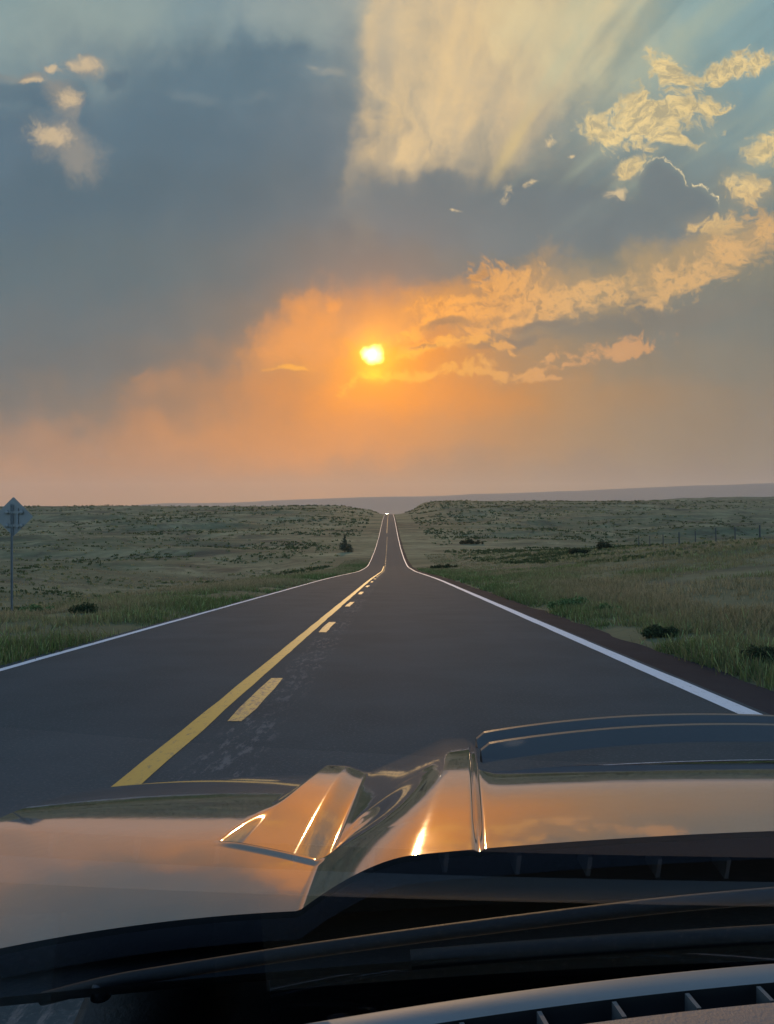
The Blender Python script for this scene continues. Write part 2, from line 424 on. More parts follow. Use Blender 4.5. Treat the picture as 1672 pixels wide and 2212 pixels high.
# ------------------------------------------------------------------ materials
def new_mat(name):
    m = bpy.data.materials.new(name); m.use_nodes = True
    nt = m.node_tree; b = nt.nodes['Principled BSDF']
    return m, nt, b
def plain(name, col, rough=.6, metal=0.0, bump=0.0, bscale=80, vary=.12, vscale=9.0, coat=0.0, spec=.5):
    m, nt, b = new_mat(name)
    tc = nt.nodes.new('ShaderNodeTexCoord'); o = tc.outputs['Object']
    n = noise(nt, o, vscale, 5, .6)
    f = (n - .5) * (vary * 2) + 1.0
    vm = nt.nodes.new('ShaderNodeVectorMath'); vm.operation = 'SCALE'; vm.inputs[0].default_value = col
    plug(nt, f, vm.inputs['Scale']); nt.links.new(vm.outputs[0], b.inputs['Base Color'])
    b.inputs['Roughness'].default_value = rough; b.inputs['Metallic'].default_value = metal
    b.inputs['Specular IOR Level'].default_value = spec
    b.inputs['Coat Weight'].default_value = coat; b.inputs['Coat Roughness'].default_value = .03
    if bump > 0:
        bp = nt.nodes.new('ShaderNodeBump'); bp.inputs['Strength'].default_value = bump; bp.inputs['Distance'].default_value = .01
        plug(nt, noise(nt, o, bscale, 4, .6), bp.inputs['Height']); nt.links.new(bp.outputs[0], b.inputs['Normal'])
    return m

# ------------------------------------------------------------------ the lie of the land (heights relative to the eye)
zr_near = lambda Y: -HC - .0625 * Y
_zr = smooth_table([(-400, -HC+25*.6), (-60, -HC+3.75), (0, -HC), (50, -4.34), (100, -7.72), (140, -9.95), (170, -10.5), (220, -10.6),
                    (289, -9.6), (370, -7.4), (450, -5.2), (560, -3.3), (670, -2.2), (720, -2.1), (800, -3.6), (1000, -12), (1500, -30), (4000, -60)], 1.0, 30, -400, 4000)
_xr = smooth_table([(-400, -4.0), (0, 0), (50, .42), (100, .80), (176, .95), (289, 1.3), (450, 1.75), (670, 2.6), (1500, 6), (4000, 14)], 1.0, 40, -400, 4000)
def road_z(Y): return _zr(Y)
def road_x(Y): return _xr(Y)

_vl = smooth_table([(-3000, 60), (-300, 14), (-60, 1.5), (0, -2.2), (30, -4.8), (50, -6.2), (100, -8.8), (150, -11.0), (220, -11.2), (300, -9.4), (450, -4.2), (600, .8),
                    (720, 5.0), (790, 5.6), (900, 3.5), (1100, -4), (1600, -18), (3000, -30), (17000, -60)], 2.0, 60, -3000, 17000)
_vr = smooth_table([(-3000, 60), (-300, 16), (-60, 3), (0, -.6), (50, -3.2), (100, -6.2), (150, -9.6), (220, -11.6), (300, -9.4), (450, -4.2), (600, 2.0), (740, 8.0),
                    (880, 11.5), (1000, 12.5), (1200, 8), (1700, -6), (3000, -20), (17000, -60)], 2.0, 60, -3000, 17000)
def land(x, Y):
    """terrain height relative to the eye"""
    u = x - road_x(Y); zr = road_z(Y); r = np.hypot(x, Y)
    right = u > 0
    au = np.where(right, u - 3.5, -u - 4.55)          # distance beyond the verge
    # broad valley floor on each side
    field = np.where(right, _vr(Y), _vl(Y))
    und = fbm(x / 260.0, Y / 170.0, 4, 3) * np.clip(r / 160.0, 0, 14) * .95 + fbm(x / 45.0, Y / 30.0, 3, 11) * np.clip(r / 70.0, 0, 3.4)
    und = und * sstep(5, 60, au) * (1 - .55 * sstep(560, 700, Y) * (1 - sstep(900, 1100, Y)))
    field = field + und
    # ridge far off on the right
    az = np.degrees(np.arctan2(x, np.maximum(Y, 1)))
    far = sstep(9, 30, az) * np.exp(-((r - 3400) / 900.0) ** 2) * 78 + sstep(5, 22, az) * np.exp(-((r - 2000) / 420.0) ** 2) * 34
    field = field + far + sstep(3, 14, az) * np.exp(-((r - 1250) / 200.0) ** 2) * 4
    # road-cut banks either side of the crest
    cut = sstep(560, 680, Y) * (1 - sstep(760, 900, Y))
    bank_r = cut * np.exp(-((u - 46) / 22.0) ** 2) * 1.2
    bank_l = cut * np.exp(-((u + 21) / 9.0) ** 2) * 2.2
    side = sstep(0, 46, au)
    z = zr + (field - zr) * side + bank_r + bank_l
    # right embankment near by: climbs to a shoulder 31 m out, then falls behind it
    near = 1 - sstep(110, 230, Y); near = near * sstep(-120, -20, Y) + (1 - sstep(-120, -20, Y)) * .4
    emb = np.interp(np.clip(au, 0, 400), [0, 1.5, 8, 18, 27, 33, 60, 110, 400], [0, .10, .75, 2.0, 3.05, 3.25, 1.6, .2, 0])
    near_r = zr + emb + fbm(x / 9.0, Y / 9.0, 3, 21) * .35 * sstep(1, 9, au)
    wr = near * (1 - sstep(34, 90, au))
    zR = z * (1 - wr) + near_r * wr
    # left: a low grassy berm, then the ground drops away
    lb = np.interp(np.clip(au, 0, 400), [0, 1.0, 3, 5, 7, 12, 20, 34, 400], [0, .06, .02, -.12, -.45, -1.5, -2.6, -3.2, -3.2])
    near_l = zr + lb + fbm(x / 7.0, Y / 7.0, 3, 31) * .22 * sstep(1, 6, au)
    wl = (1 - sstep(90, 220, Y)) * (1 - sstep(20, 60, au))
    zL = z * (1 - wl) + near_l * wl
    out = np.where(right, zR, zL)
    # bed under the carriageway
    out = np.where(au < 0, zr - .06, np.where(au < .5, zr - .06 + (out - zr + .06) * np.clip(au / .5, 0, 1), out))
    return out

# ------------------------------------------------------------------ ground
def ground_material():
    m, nt, b = new_mat('prairie_grassland')
    g = nt.nodes.new('ShaderNodeNewGeometry'); pos = g.outputs['Position']
    big = noise(nt, pos, .006, 5, .6); mid = noise(nt, pos, .035, 6, .65, .5); sm = noise(nt, pos, .35, 5, .65); fi = noise(nt, pos, 4.0, 4, .7)
    c = mixc(nt, (mid * .6 + big * .5).ss(.42, .68), lin((88, 90, 64)), lin((138, 130, 94)))
    c = mixc(nt, (sm * .5 + mid * .5).ss(.40, .62), mixc(nt, .5, c, lin((84, 88, 60))), c)
    dk = noise(nt, pos, .02, 7, .7, .8)
    c = mixc(nt, dk.ss(.50, .64) * .85, c, lin((60, 60, 50)))
    # sage and scrub in broken drifts, bleached grass on the rises, thin washed-out gullies
    dr = noise(nt, pos, .055, 6, .72, 1.2); gl = noise(nt, pos, .012, 5, .6, 1.5)
    c = mixc(nt, dr.ss(.54, .66) * .75, c, lin((56, 60, 46)))
    c = mixc(nt, (dr * -1.0).ss(-.44, -.34) * .55, c, lin((156, 144, 104)))
    c = mixc(nt, (1.0 - (gl - .5).abs() * 42.0).max(0.0) * .55, c, lin((70, 62, 50)))
    c = mixc(nt, fi.ss(.35, .75) * .35, c, lin((96, 96, 70)))
    nt.links.new(c, b.inputs['Base Color']); b.inputs['Roughness'].default_value = .95
    b.inputs['Specular IOR Level'].default_value = .1
    bp = nt.nodes.new('ShaderNodeBump'); bp.inputs['Strength'].default_value = .6; bp.inputs['Distance'].default_value = .25
    plug(nt, sm * .6 + fi * .25 + mid * 1.2, bp.inputs['Height']); nt.links.new(bp.outputs[0], b.inputs['Normal'])
    return m
def axis_lines(dense_lo, dense_hi, d, out_lo, out_hi, g):
    a = list(np.arange(dense_lo, dense_hi + d * .5, d)); s = d; p = dense_hi
    while p < out_hi: s *= g; p += s; a.append(min(p, out_hi))
    s = d; p = dense_lo; pre = []
    while p > out_lo: s *= g; p -= s; pre.append(max(p, out_lo))
    return np.array(pre[::-1] + a)
gu = axis_lines(-14, 16, .5, -15000, 15000, 1.045)
gy = axis_lines(-6, 90, .8, -2500, 16500, 1.022)
UU, YY = np.meshgrid(gu, gy)
XX = UU + road_x(YY) * (np.abs(UU) < 3000)
ZZ = land(XX, YY)
ground = fast_mesh('ground', np.stack([XX, YY, ZZ + HC], -1).reshape(-1, 3), grid_faces(len(gy), len(gu)), ground_material(), smooth=True)
tag(ground, kind='structure')

# far tableland beyond the crest
def hills():
    ys = []; px = [-400, 150, 260, 350, 600, 840, 1000, 1150, 1400, 1672, 2000, 2600, 3200]; py = [1100, 1099, 1094, 1088, 1081, 1073, 1068, 1063, 1053, 1045, 1040, 1046, 1060]
    D0 = 12000.0; xs = np.linspace(-400, 3200, 400)
    top = np.interp(xs, px, py) + fbm(xs / 160.0, xs * 0 + 2.2, 4, 5) * 3.0
    wx = (xs - 836) / F * D0; zt = (1106 - top) / F * D0 + HC
    v = []; prof = [(-3200, 0), (-1500, .25), (-600, .62), (-180, .93), (0, 1.0), (900, .97), (1900, .8), (3600, 0)]
    for k, (dy, h) in enumerate(prof):
        z = -110 + (zt + 110) * h
        if 0 < h < 1: z = z + fbm(wx / 420.0, np.full_like(wx, dy / 400.0), 3, 9) * 26 * (1 - abs(h - .5))
        v.append(np.stack([wx * (1 + dy / D0 * .2), np.full_like(wx, D0 + dy), z], -1))
    return np.array(v).reshape(-1, 3), grid_faces(len(prof), 400)
hv, hf = hills()
tag(fast_mesh('hills', hv, hf, plain('far_hills', (.12, .11, .085), .95, vary=.3, vscale=.002), smooth=True), kind='structure')

# ------------------------------------------------------------------ road
LEFT_LINE, RIGHT_LINE, CENTRE = -4.42, 2.86, -1.46
def strip(name, u0, u1, y0, y1, lift, mat, parent=None, step=None, wob=0.0, outer=-99):
    ys = [y0]
    while ys[-1] < y1:
        s = step or max(.4, min(6.0, abs(ys[-1]) * .02)); ys.append(min(y1, ys[-1] + s))
    ys = np.array(ys); us = np.array([u0, u1]) if u1 - u0 < 1 else np.linspace(u0, u1, 9)
    Yg, Ug = np.meshgrid(ys, us, indexing='ij')
    Xg = Ug + road_x(Yg)
    if wob: Xg = Xg + wob * (vnoise(Yg * .9, Ug * 7, 4) + .6 * vnoise(Yg * 3.1, Ug * 7, 8)) * (Ug > outer)
    v = np.stack([Xg, Yg, road_z(Yg) + HC + lift - .0008 * 0 - .012 * ((Ug + .8) / 3.7) ** 2 * .0], -1).reshape(-1, 3)
    o = fast_mesh(name, v, grid_faces(len(ys), len(us)), mat, parent, smooth=True)
    uv = o.data.uv_layers.new(name='lane')
    li = np.empty(len(o.data.loops), np.int32); o.data.loops.foreach_get('vertex_index', li)
    flat = np.stack([Ug.ravel(), Yg.ravel()], -1)[li]; uv.data.foreach_set('uv', flat.astype(np.float32).ravel())
    return o
def asphalt_material():
    m, nt, b = new_mat('asphalt')
    uvn = nt.nodes.new('ShaderNodeUVMap'); uvn.uv_map = 'lane'
    sp = nt.nodes.new('ShaderNodeSeparateXYZ'); nt.links.new(uvn.outputs[0], sp.inputs[0])
    u, s = V(nt, sp.outputs[0]), V(nt, sp.outputs[1])
    p = xyz(nt, u, s)
    grit = noise(nt, p, 45.0, 4, .75); patch = noise(nt, p, .7, 5, .6); blot = noise(nt, xyz(nt, u, s * .12), 1.6, 5, .6)
    c = mixc(nt, patch.ss(.3, .7), (.032, .050, .053), (.044, .064, .066))
    c = mixc(nt, grit.ss(.50, .75) * .75, c, (.12, .125, .12))
    # faint polished wheel tracks
    tr = ((u + 3.6).abs()).ss(.5, .15).max((u + 2.0).abs().ss(.5, .15)).max((u - .2).abs().ss(.5, .15)).max((u - 1.9).abs().ss(.5, .15))
    c = mixc(nt, tr * blot * .28, c, (.062, .073, .077))
    # ground-off ghost of an older centre stripe beside the dashes
    wear = noise(nt, xyz(nt, u * 5.0, s * 1.1), 2.6, 6, .75)
    band = ((u + 1.03).abs()).ss(.26, .12)
    onoff = (noise(nt, xyz(nt, 0.0, s), .33, 2, .5)).ss(.40, .52)
    c = mixc(nt, band * (wear.ss(.50, .60)) * (onoff * .75 + .25) * .62, c, (.16, .15, .135))
    # patched rectangles and fine cracks
    nt.links.new(c, b.inputs['Base Color'])
    b.inputs['Roughness'].default_value = .9; b.inputs['Specular IOR Level'].default_value = .06
    bp = nt.nodes.new('ShaderNodeBump'); bp.inputs['Strength'].default_value = .35; bp.inputs['Distance'].default_value = .006
    plug(nt, grit, bp.inputs['Height']); nt.links.new(bp.outputs[0], b.inputs['Normal'])
    return m
def paint_material(name, col, wearamt):
    m, nt, b = new_mat(name)
    uvn = nt.nodes.new('ShaderNodeUVMap'); uvn.uv_map = 'lane'
    sp = nt.nodes.new('ShaderNodeSeparateXYZ'); nt.links.new(uvn.outputs[0], sp.inputs[0])
    u, s = V(nt, sp.outputs[0]), V(nt, sp.outputs[1])
    n = noise(nt, xyz(nt, u * 3.0, s), 7.0, 6, .75); g = noise(nt, xyz(nt, u, s), 70.0, 3, .7)
    f = (n * .7 + g * .3).ss(.5 + wearamt, .68 + wearamt)
    c = mixc(nt, f, col, (.07, .068, .062))
    nt.links.new(c, b.inputs['Base Color']); b.inputs['Roughness'].default_value = .6
    return m
ASPH = asphalt_material()
WHITE = paint_material('white_road_paint', (.62, .63, .62), .03)
YELLOW = paint_material('yellow_road_paint', (.54, .30, .030), .01)
YWORN = paint_material('worn_yellow_paint', (.50, .30, .055), -.06)
road = strip('road', -4.6, 3.02, -30, 1400, 0.0, ASPH)
tag(road, kind='structure')
strip('edge_line', LEFT_LINE - .055, LEFT_LINE + .055, -30, 1300, .004, WHITE, road, wob=.015)
strip('edge_line', RIGHT_LINE - .095, RIGHT_LINE + .095, -30, 1300, .004, WHITE, road, wob=.015)
strip('centre_line', CENTRE - .075, CENTRE + .075, -30, 140, .004, YELLOW, road, wob=.015)
strip('centre_line', CENTRE - .05, CENTRE + .05, 320, 1300, .004, YWORN, road, wob=.015)
for k in range(-2, 40):
    y0 = 5.9 + 7.25 * k
    strip('dash_mark', CENTRE + .18, CENTRE + .31, y0, y0 + 2.15, .004, YWORN, road, step=.5, wob=.03)
sh_m = plain('crushed_shoulder', (.027, .028, .030), .95, spec=.05, bump=.8, bscale=40, vary=.5, vscale=1.2)
tag(strip('road_shoulder', 2.95, 3.66, -30, 900, -.008, sh_m, wob=.30, outer=3.3, step=.5), kind='structure')

# ------------------------------------------------------------------ the car we sit in (laid out along image pixel rays, then scaled down about the camera)
K = .8
XC = .62                                        # its centre line, right of the eye
def cw(v): 
    v = np.asarray(v, float); return np.stack([v[..., 0] * K, v[..., 1] * K, v[..., 2] * K + HC], -1)
car = empty('car', (XC * K, -.6, HC + zr_near(0) + HC - HC))
tag(car, 'glossy silver car in the foreground with black slatted vent on its raised hood', 'car')

def paint():
    m, nt, b = new_mat('silver_car_paint')
    tc = nt.nodes.new('ShaderNodeTexCoord'); o = tc.outputs['Object']
    fl = noise(nt, o, 900.0, 2, .6); dust = noise(nt, o, 6.0, 6, .7)
    c = mixc(nt, fl, (.405, .375, .395), (.46, .43, .45))
    nt.links.new(c, b.inputs['Base Color']); b.inputs['Metallic'].default_value = .95
    plug(nt, .05 + dust.ss(.45, .8) * .04, b.inputs['Roughness'])
    b.inputs['Coat Weight'].default_value = .5; b.inputs['Coat Roughness'].default_value = .02
    bp = nt.nodes.new('ShaderNodeBump'); bp.inputs['Strength'].default_value = .02; bp.inputs['Distance'].default_value = .002
    plug(nt, noise(nt, o, 55.0, 3, .5), bp.inputs['Height'])
    nt.links.new(bp.outputs[0], b.inputs['Normal']); nt.links.new(bp.outputs[0], b.inputs['Coat Normal'])
    return m
PAINT = paint()
BLACK = plain('black_trim_plastic', (.012, .013, .015), .42, bump=.15, bscale=300)
SLAT = plain('satin_black_slat', (.075, .068, .056), .36, bump=.05, bscale=200, spec=.5)
RUBBER = plain('black_rubber', (.010, .010, .011), .6, bump=.2, bscale=120)
WIPE = plain('matt_black_wiper', (.009, .010, .011), .6, spec=.25, bump=.1, bscale=150)
RIB = plain('vent_rib_plastic', (.10, .098, .092), .6)
COWL = plain('cowl_plastic', (.018, .019, .020), .75, spec=.12, bump=.2, bscale=200)
DASH_DIM = plain('dimmed_rear_dash', (.035, .031, .029), .75, bump=.3, bscale=420, spec=.2)  # added dark rear half of the dash, unseen, weakens its windshield reflection
DASH = plain('grained_dashboard_vinyl', (.22, .165, .135), .62, bump=.35, bscale=420, vary=.10)
STRIP = plain('dashboard_edge_trim', (.20, .19, .17), .55, bump=.03, bscale=500)
PIT = plain('painted_shade_black', (.006, .006, .006), .8)  # shade inside vent and defroster slot is put into this near-black colour

def integ(pts, y0, z0):
    ys = np.arange(.4, 2.6, .005); sl = np.interp(ys, [p[0] for p in pts], [p[1] for p in pts])
    k = np.hanning(41); k /= k.sum(); sl = np.convolve(np.pad(sl, 40, 'edge'), k, 'same')[40:-40]
    z = -np.cumsum(np.tan(np.radians(sl))) * .005
    z = z - np.interp(y0, ys, z) + z0
    return lambda q: np.interp(q, ys, z)
z_base = integ([(.6, 3.0), (.70, 3.9), (.83, 5.8), (.95, 8.6), (1.05, 10.1), (1.25, 12), (1.5, 14.6), (1.8, 18.5), (2.0, 32), (2.12, 56)], .72, -.384)
z_bulge = integ([(.6, 4.2), (.70, 5.0), (.85, 6.5), (1.0, 7.8), (1.19, 9.4), (1.5, 13), (1.85, 16.8), (2.0, 30), (2.12, 56)], .757, -.333)
z_scoop = integ([(.6, 4.5), (.97, 5.6), (1.15, 6.4), (1.35, 8.2), (1.6, 12), (2.1, 40)], .95, -.4127 - .010)
ip = lambda Y, a, b: np.interp(Y, a, b)
nl = lambda Y: ip(Y, [.7, .97, 1.5, 2.2], [-.245, -.2075, -.137, -.08])
nr = lambda Y: ip(Y, [.7, .9, 1.5, 2.2], [-.120, -.090, -.050, -.02])
xfb = lambda Y: ip(Y, [.7, .75, 1.0, 1.3, 1.75, 2.2], [-.088, -.085, -.073, -.054, -.026, -.005])
xft = lambda Y: ip(Y, [.7, .75, .88, 1.0, 1.19, 1.45, 1.7, 2.2], [.022, .026, .052, .070, .095, .118, .135, .16])
xin = lambda Y: ip(Y, [.7, .73, 1.45, 2.2], [.086, .088, .160, .21])
pit_rear = lambda q: 1.285 - .62 * q * q
y_lip = lambda x: .97 - .68 * (np.clip(x, -.2075, -.080) + .2075)
def hood_z(x, Y):
    q = XC - x
    z = z_base(Y) - (.10 + .18 * (1 - sstep(.75, 1.3, Y))) * np.clip(-.1 - x, 0, 9) ** 2
    # side scoop: sunk behind a lip at the rear, standing proud of the falling hood in front; it runs out into the foot of the bulge
    yr = y_lip(x)
    sc = z_scoop(Y) - .004 * (x - nl(Y)) / (nr(Y) - nl(Y)) - .002 - .012 * sstep(nr(Y) - .035, xfb(Y), x)
    win = sstep(0, 1, (Y - yr) / (.007 + 9.0 * np.clip(x - xfb(Y), 0, .03))) * sstep(nl(Y) - .006, nl(Y) + .016, x) * (1 - sstep(1.52, 1.72, Y)) * (1 - sstep(xfb(Y) + .03, xft(Y), x))
    z = z + (sc - z) * win
    z = z + .0022 * sstep(-.022, -.004, Y - yr) * (1 - sstep(0, .007, Y - yr)) * sstep(nl(Y) - .01, nl(Y) + .03, x) * (1 - sstep(nr(Y), nr(Y) + .03, x))
    # raised centre of the hood
    top = z_bulge(Y) + .053 * (.28 - np.clip(q, 0, 1) ** 2)
    t = np.clip((x - xfb(Y)) / (xft(Y) - xfb(Y)), 0, 1); m = (1 - (1 - t) ** (1.85 - .45 * sstep(.78, 1.15, Y))) * sstep(-.012, .022, t)
    z = z + (top - z) * m
    # seam round the insert
    z = z - (.003 + .005 * sstep(.76, .9, Y)) * np.exp(-((x - xin(Y)) / .0036) ** 2)
    z = z - .16 * np.clip(Y - .93, 0, 9) ** 2 * sstep(0, .03, x - xin(Y))
    # opening for the slats
    pin = sstep(0, .02, Y - pit_rear(q)) * sstep(0, .012, x - xin(Y) - .006) * (1 - sstep(1.72, 1.80, Y))
    # rounded corner of the panel ahead of the opening
    z = z - .085 * pin
    return z
def hood():
    s1 = np.linspace(0, 1, 70) ** .8; s2 = np.linspace(0, 1, 190) ** 1.35
    ys = np.concatenate([s1 * .25, .25 + s2[1:] * .75])
    def row_y(x):
        """rows bow with the rear edge, and one of them follows the scoop's lip"""
        y0 = YR(XC - x); y1 = np.maximum(y_lip(x), y0 + .1)
        return np.where(ys < .25, y0 + (y1 - y0) * ys / .25, y1 + (2.12 - y1) * (ys - .25) / .75)
    YR = lambda q: .785 - .08 * q * q
    feats = lambda Y: [np.full_like(Y, -.62), nl(Y) - .03, nl(Y) - .006, nl(Y) + .026, nr(Y) - .034, nr(Y) + .002, nr(Y) + .02 * 0 + (xfb(Y) - nr(Y)) * .9, xft(Y), xin(Y) - .013, xin(Y), xin(Y) + .018, np.full_like(Y, XC)]
    cnt = [18, 4, 12, 14, 12, 5, 22, 8, 8, 9, 40]
    # columns: march forward, the row start following the bowed rear edge
    cols = []
    base = np.full_like(ys, .75) + ys * 1.35
    def col(i, t):
        x = None
        Yv = .75 + ys * 1.36
        for _ in range(5):
            f = feats(Yv); x = f[i] * (1 - t) + f[i + 1] * t
            Yv = row_y(x)
        return np.stack([x, Yv, hood_z(x, Yv)], -1)
    for i, n in enumerate(cnt):
        for k in range(n): cols.append(col(i, k / n))
    cols.append(col(len(cnt) - 1, 1.0))
    left = np.array(cols)                                   # (ncol, nrow, 3)
    # rolled rear lip
    lip = []
    for dy, dz in ((.004, -.030), (-.0005, -.006)):
        p = left[:, :1].copy(); p[..., 1] += dy; p[..., 2] += dz; lip.append(p)
    left = np.concatenate(lip + [left], 1)
    right = left[:-1][::-1].copy(); right[..., 0] = 2 * XC - right[..., 0]
    g = np.concatenate([left, right], 0)
    nc, nr_ = g.shape[:2]
    return cw(g.reshape(-1, 3)), grid_faces(nc, nr_)
hv, hf = hood()
hood_o = fast_mesh('hood', hv, hf, PAINT, car, smooth=True)
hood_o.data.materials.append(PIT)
md = hood_o.modifiers.new('edge', 'EDGE_SPLIT'); md.split_angle = R(58)
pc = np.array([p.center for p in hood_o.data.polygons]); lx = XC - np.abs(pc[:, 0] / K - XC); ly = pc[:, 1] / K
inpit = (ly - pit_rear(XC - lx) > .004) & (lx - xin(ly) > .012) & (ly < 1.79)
row = np.arange(len(inpit)) % 1
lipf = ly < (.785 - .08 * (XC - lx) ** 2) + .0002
hood_o.data.polygons.foreach_set('material_index', (inpit | lipf).astype(np.int32))  # opening and rear lip darkened by colour, as if in shade

# louvre slats standing in the hood opening
def slat(y_mid, zc, bow, crown, h, rake, half, th=.006):
    qs = np.linspace(-half, half, 61); prof = []
    top_r = []
    for q in qs:
        y = y_mid - bow * q * q; z = zc - crown * q * q
        e = abs(q) / half; dz = -.010 * max(0, (e - .965) / .035)
        top_r.append([(XC + q, y - rake, z - h), (XC + q, y - rake * .10, z - .0025 + dz), (XC + q, y + .001, z + dz), (XC + q, y + .012, z + dz), (XC + q, y + .018, z - .006 + dz), (XC + q, y + .02, z - h - .01)])
    v = np.array(top_r); n = v.shape[1]
    f = [(i*n+k, i*n+(k+1)%n, (i+1)*n+(k+1)%n, (i+1)*n+k) for i in range(60) for k in range(n)]
    f += [tuple(range(n)), tuple(range(60*n, 61*n))[::-1]]
    return cw(v.reshape(-1, 3)), f
for ym, zc, h, half, cr in ((1.395, -.3856, .024, .457, .086), (1.505, -.3965, .020, .452, .099)):
    v, f = slat(ym, zc, .30, cr, h, .022, half)
    o = mesh_np('vent_slat', v, f, SLAT, hood_o, smooth=False)
    o.data.shade_smooth(); 
    md = o.modifiers.new('edge', 'EDGE_SPLIT'); md.split_angle = R(22)
# duct floor beneath the slats
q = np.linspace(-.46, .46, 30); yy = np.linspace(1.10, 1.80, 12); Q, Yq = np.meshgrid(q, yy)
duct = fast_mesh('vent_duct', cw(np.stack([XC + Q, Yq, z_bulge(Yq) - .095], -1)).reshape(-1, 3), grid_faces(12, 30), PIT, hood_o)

# ---- windshield: raked, slightly wrapped glass
TH = R(38); GD = .118
def glass_z(x, Y, off=0.0):
    q = XC - x; return (GD + off - math.sin(TH) * (Y + .10 * q * q)) / math.cos(TH)
def glass():
    m = bpy.data.materials.new('windshield_glass'); m.use_nodes = True; nt = m.node_tree; nt.nodes.clear()
    out = nt.nodes.new('ShaderNodeOutputMaterial')
    tr = nt.nodes.new('ShaderNodeBsdfTransparent'); tr.inputs[0].default_value = (.985, .99, .988, 1)
    gl = nt.nodes.new('ShaderNodeBsdfGlossy'); gl.inputs['Roughness'].default_value = .012; gl.inputs[0].default_value = (1, 1, 1, 1)
    fr = nt.nodes.new('ShaderNodeFresnel'); fr.inputs[0].default_value = 1.45
    mx = nt.nodes.new('ShaderNodeMixShader')
    plug(nt, V(nt, fr.outputs[0]) * .45, mx.inputs[0]); nt.links.new(tr.outputs[0], mx.inputs[1]); nt.links.new(gl.outputs[0], mx.inputs[2])
    # road grime and insect marks: faint translucent specks
    tc = nt.nodes.new('ShaderNodeTexCoord'); vo = nt.nodes.new('ShaderNodeTexVoronoi'); vo.inputs['Scale'].default_value = 26
    nt.links.new(tc.outputs['Object'], vo.inputs['Vector'])
    d = V(nt, vo.outputs['Distance']); n = noise(nt, tc.outputs['Object'], 60.0, 3, .6)
    sp = (d + (n - .5) * .16).ss(.13, .04); sel = nt.nodes.new('ShaderNodeSeparateColor'); nt.links.new(vo.outputs['Color'], sel.inputs[0])
    sp = sp * V(nt, sel.outputs[0]).ss(.80, .95) * .16
    df = nt.nodes.new('ShaderNodeBsdfTranslucent'); df.inputs[0].default_value = (.75, .66, .5, 1)
    m2 = nt.nodes.new('ShaderNodeMixShader'); plug(nt, sp, m2.inputs[0])
    nt.links.new(mx.outputs[0], m2.inputs[1]); nt.links.new(df.outputs[0], m2.inputs[2]); nt.links.new(m2.outputs[0], out.inputs[0])
    return m
gx = np.linspace(XC - .98, XC + .98, 60); gt = np.linspace(0, 1, 40)
GX, GT = np.meshgrid(gx, gt)
GY = (.735 - .10 * (XC - GX) ** 2) * (1 - GT) + (-.20 - .10 * (XC - GX) ** 2) * GT
fast_mesh('windshield', cw(np.stack([GX, GY, glass_z(GX, GY)], -1)).reshape(-1, 3), grid_faces(40, 60), glass(), car, smooth=True)

# ---- cowl between glass and hood, wiper lying on it
def lane(rows, xs, name, mat, parent, smooth=True):
    """rows: functions q -> (Y, z)"""
    v = np.array([[(x, *r(XC - x)) for x in xs] for r in rows])
    return fast_mesh(name, cw(v).reshape(-1, 3), grid_faces(len(rows), len(xs)), mat, parent, smooth)
xs = np.linspace(XC - 1.05, XC + 1.05, 80)
gy0 = lambda q: .700 - .10 * q * q
gz = lambda q, y: (GD - math.sin(TH) * (y + .10 * q * q)) / math.cos(TH)
lane([lambda q: (gy0(q) - .03, gz(q, gy0(q) - .03) + .004), lambda q: (gy0(q), gz(q, gy0(q)) + .003), lambda q: (gy0(q) + .02, gz(q, gy0(q)) - .006), lambda q: (gy0(q) + .06, gz(q, gy0(q)) - .03),
      lambda q: (gy0(q) + .16, gz(q, gy0(q)) - .045), lambda q: (gy0(q) + .30, gz(q, gy0(q)) - .10)], xs, 'cowl_panel', COWL, car)
wiper = None
def wiper_parts():
    def on(x, s, up):
        """a point standing up from the glass, s metres down its slope"""
        q = XC - x; y = s - .10 * q * q
        return (x, y, gz(q, y) + up)
    sa = lambda x: np.interp(x, [-.32, -.22, -.07, .07, .2, .33, .6, 1.0], [.75, .690, .642, .600, .562, .537, .50, .46])
    sb = lambda x: np.interp(x, [.0, .36, .8, 1.3], [.686, .653, .62, .60])
    a = MB(); pts = [on(x, sa(x), .012) for x in np.linspace(-.29, .85, 44)]
    a.tube(cw(np.array(pts)), [.0042] * 44, 10)
    b = MB(); pts = [on(x, sb(x), .008) for x in np.linspace(.02, 1.25, 40)]
    b.tube(cw(np.array(pts)), .0062, 8)
    p = MB(); c = cw(np.array(on(-.232, .697, .004)))
    p.lathe([(.002, .008), (.005, .007), (.0065, .003), (.0065, -.002)], tuple(c), 'Z', 16)
    return a, b, p
a, b, p = wiper_parts()
arm = a.build('wiper_arm', WIPE, car, True); b.build('wiper_blade', WIPE, arm, True); p.build('wiper_pivot', BLACK, arm, True)

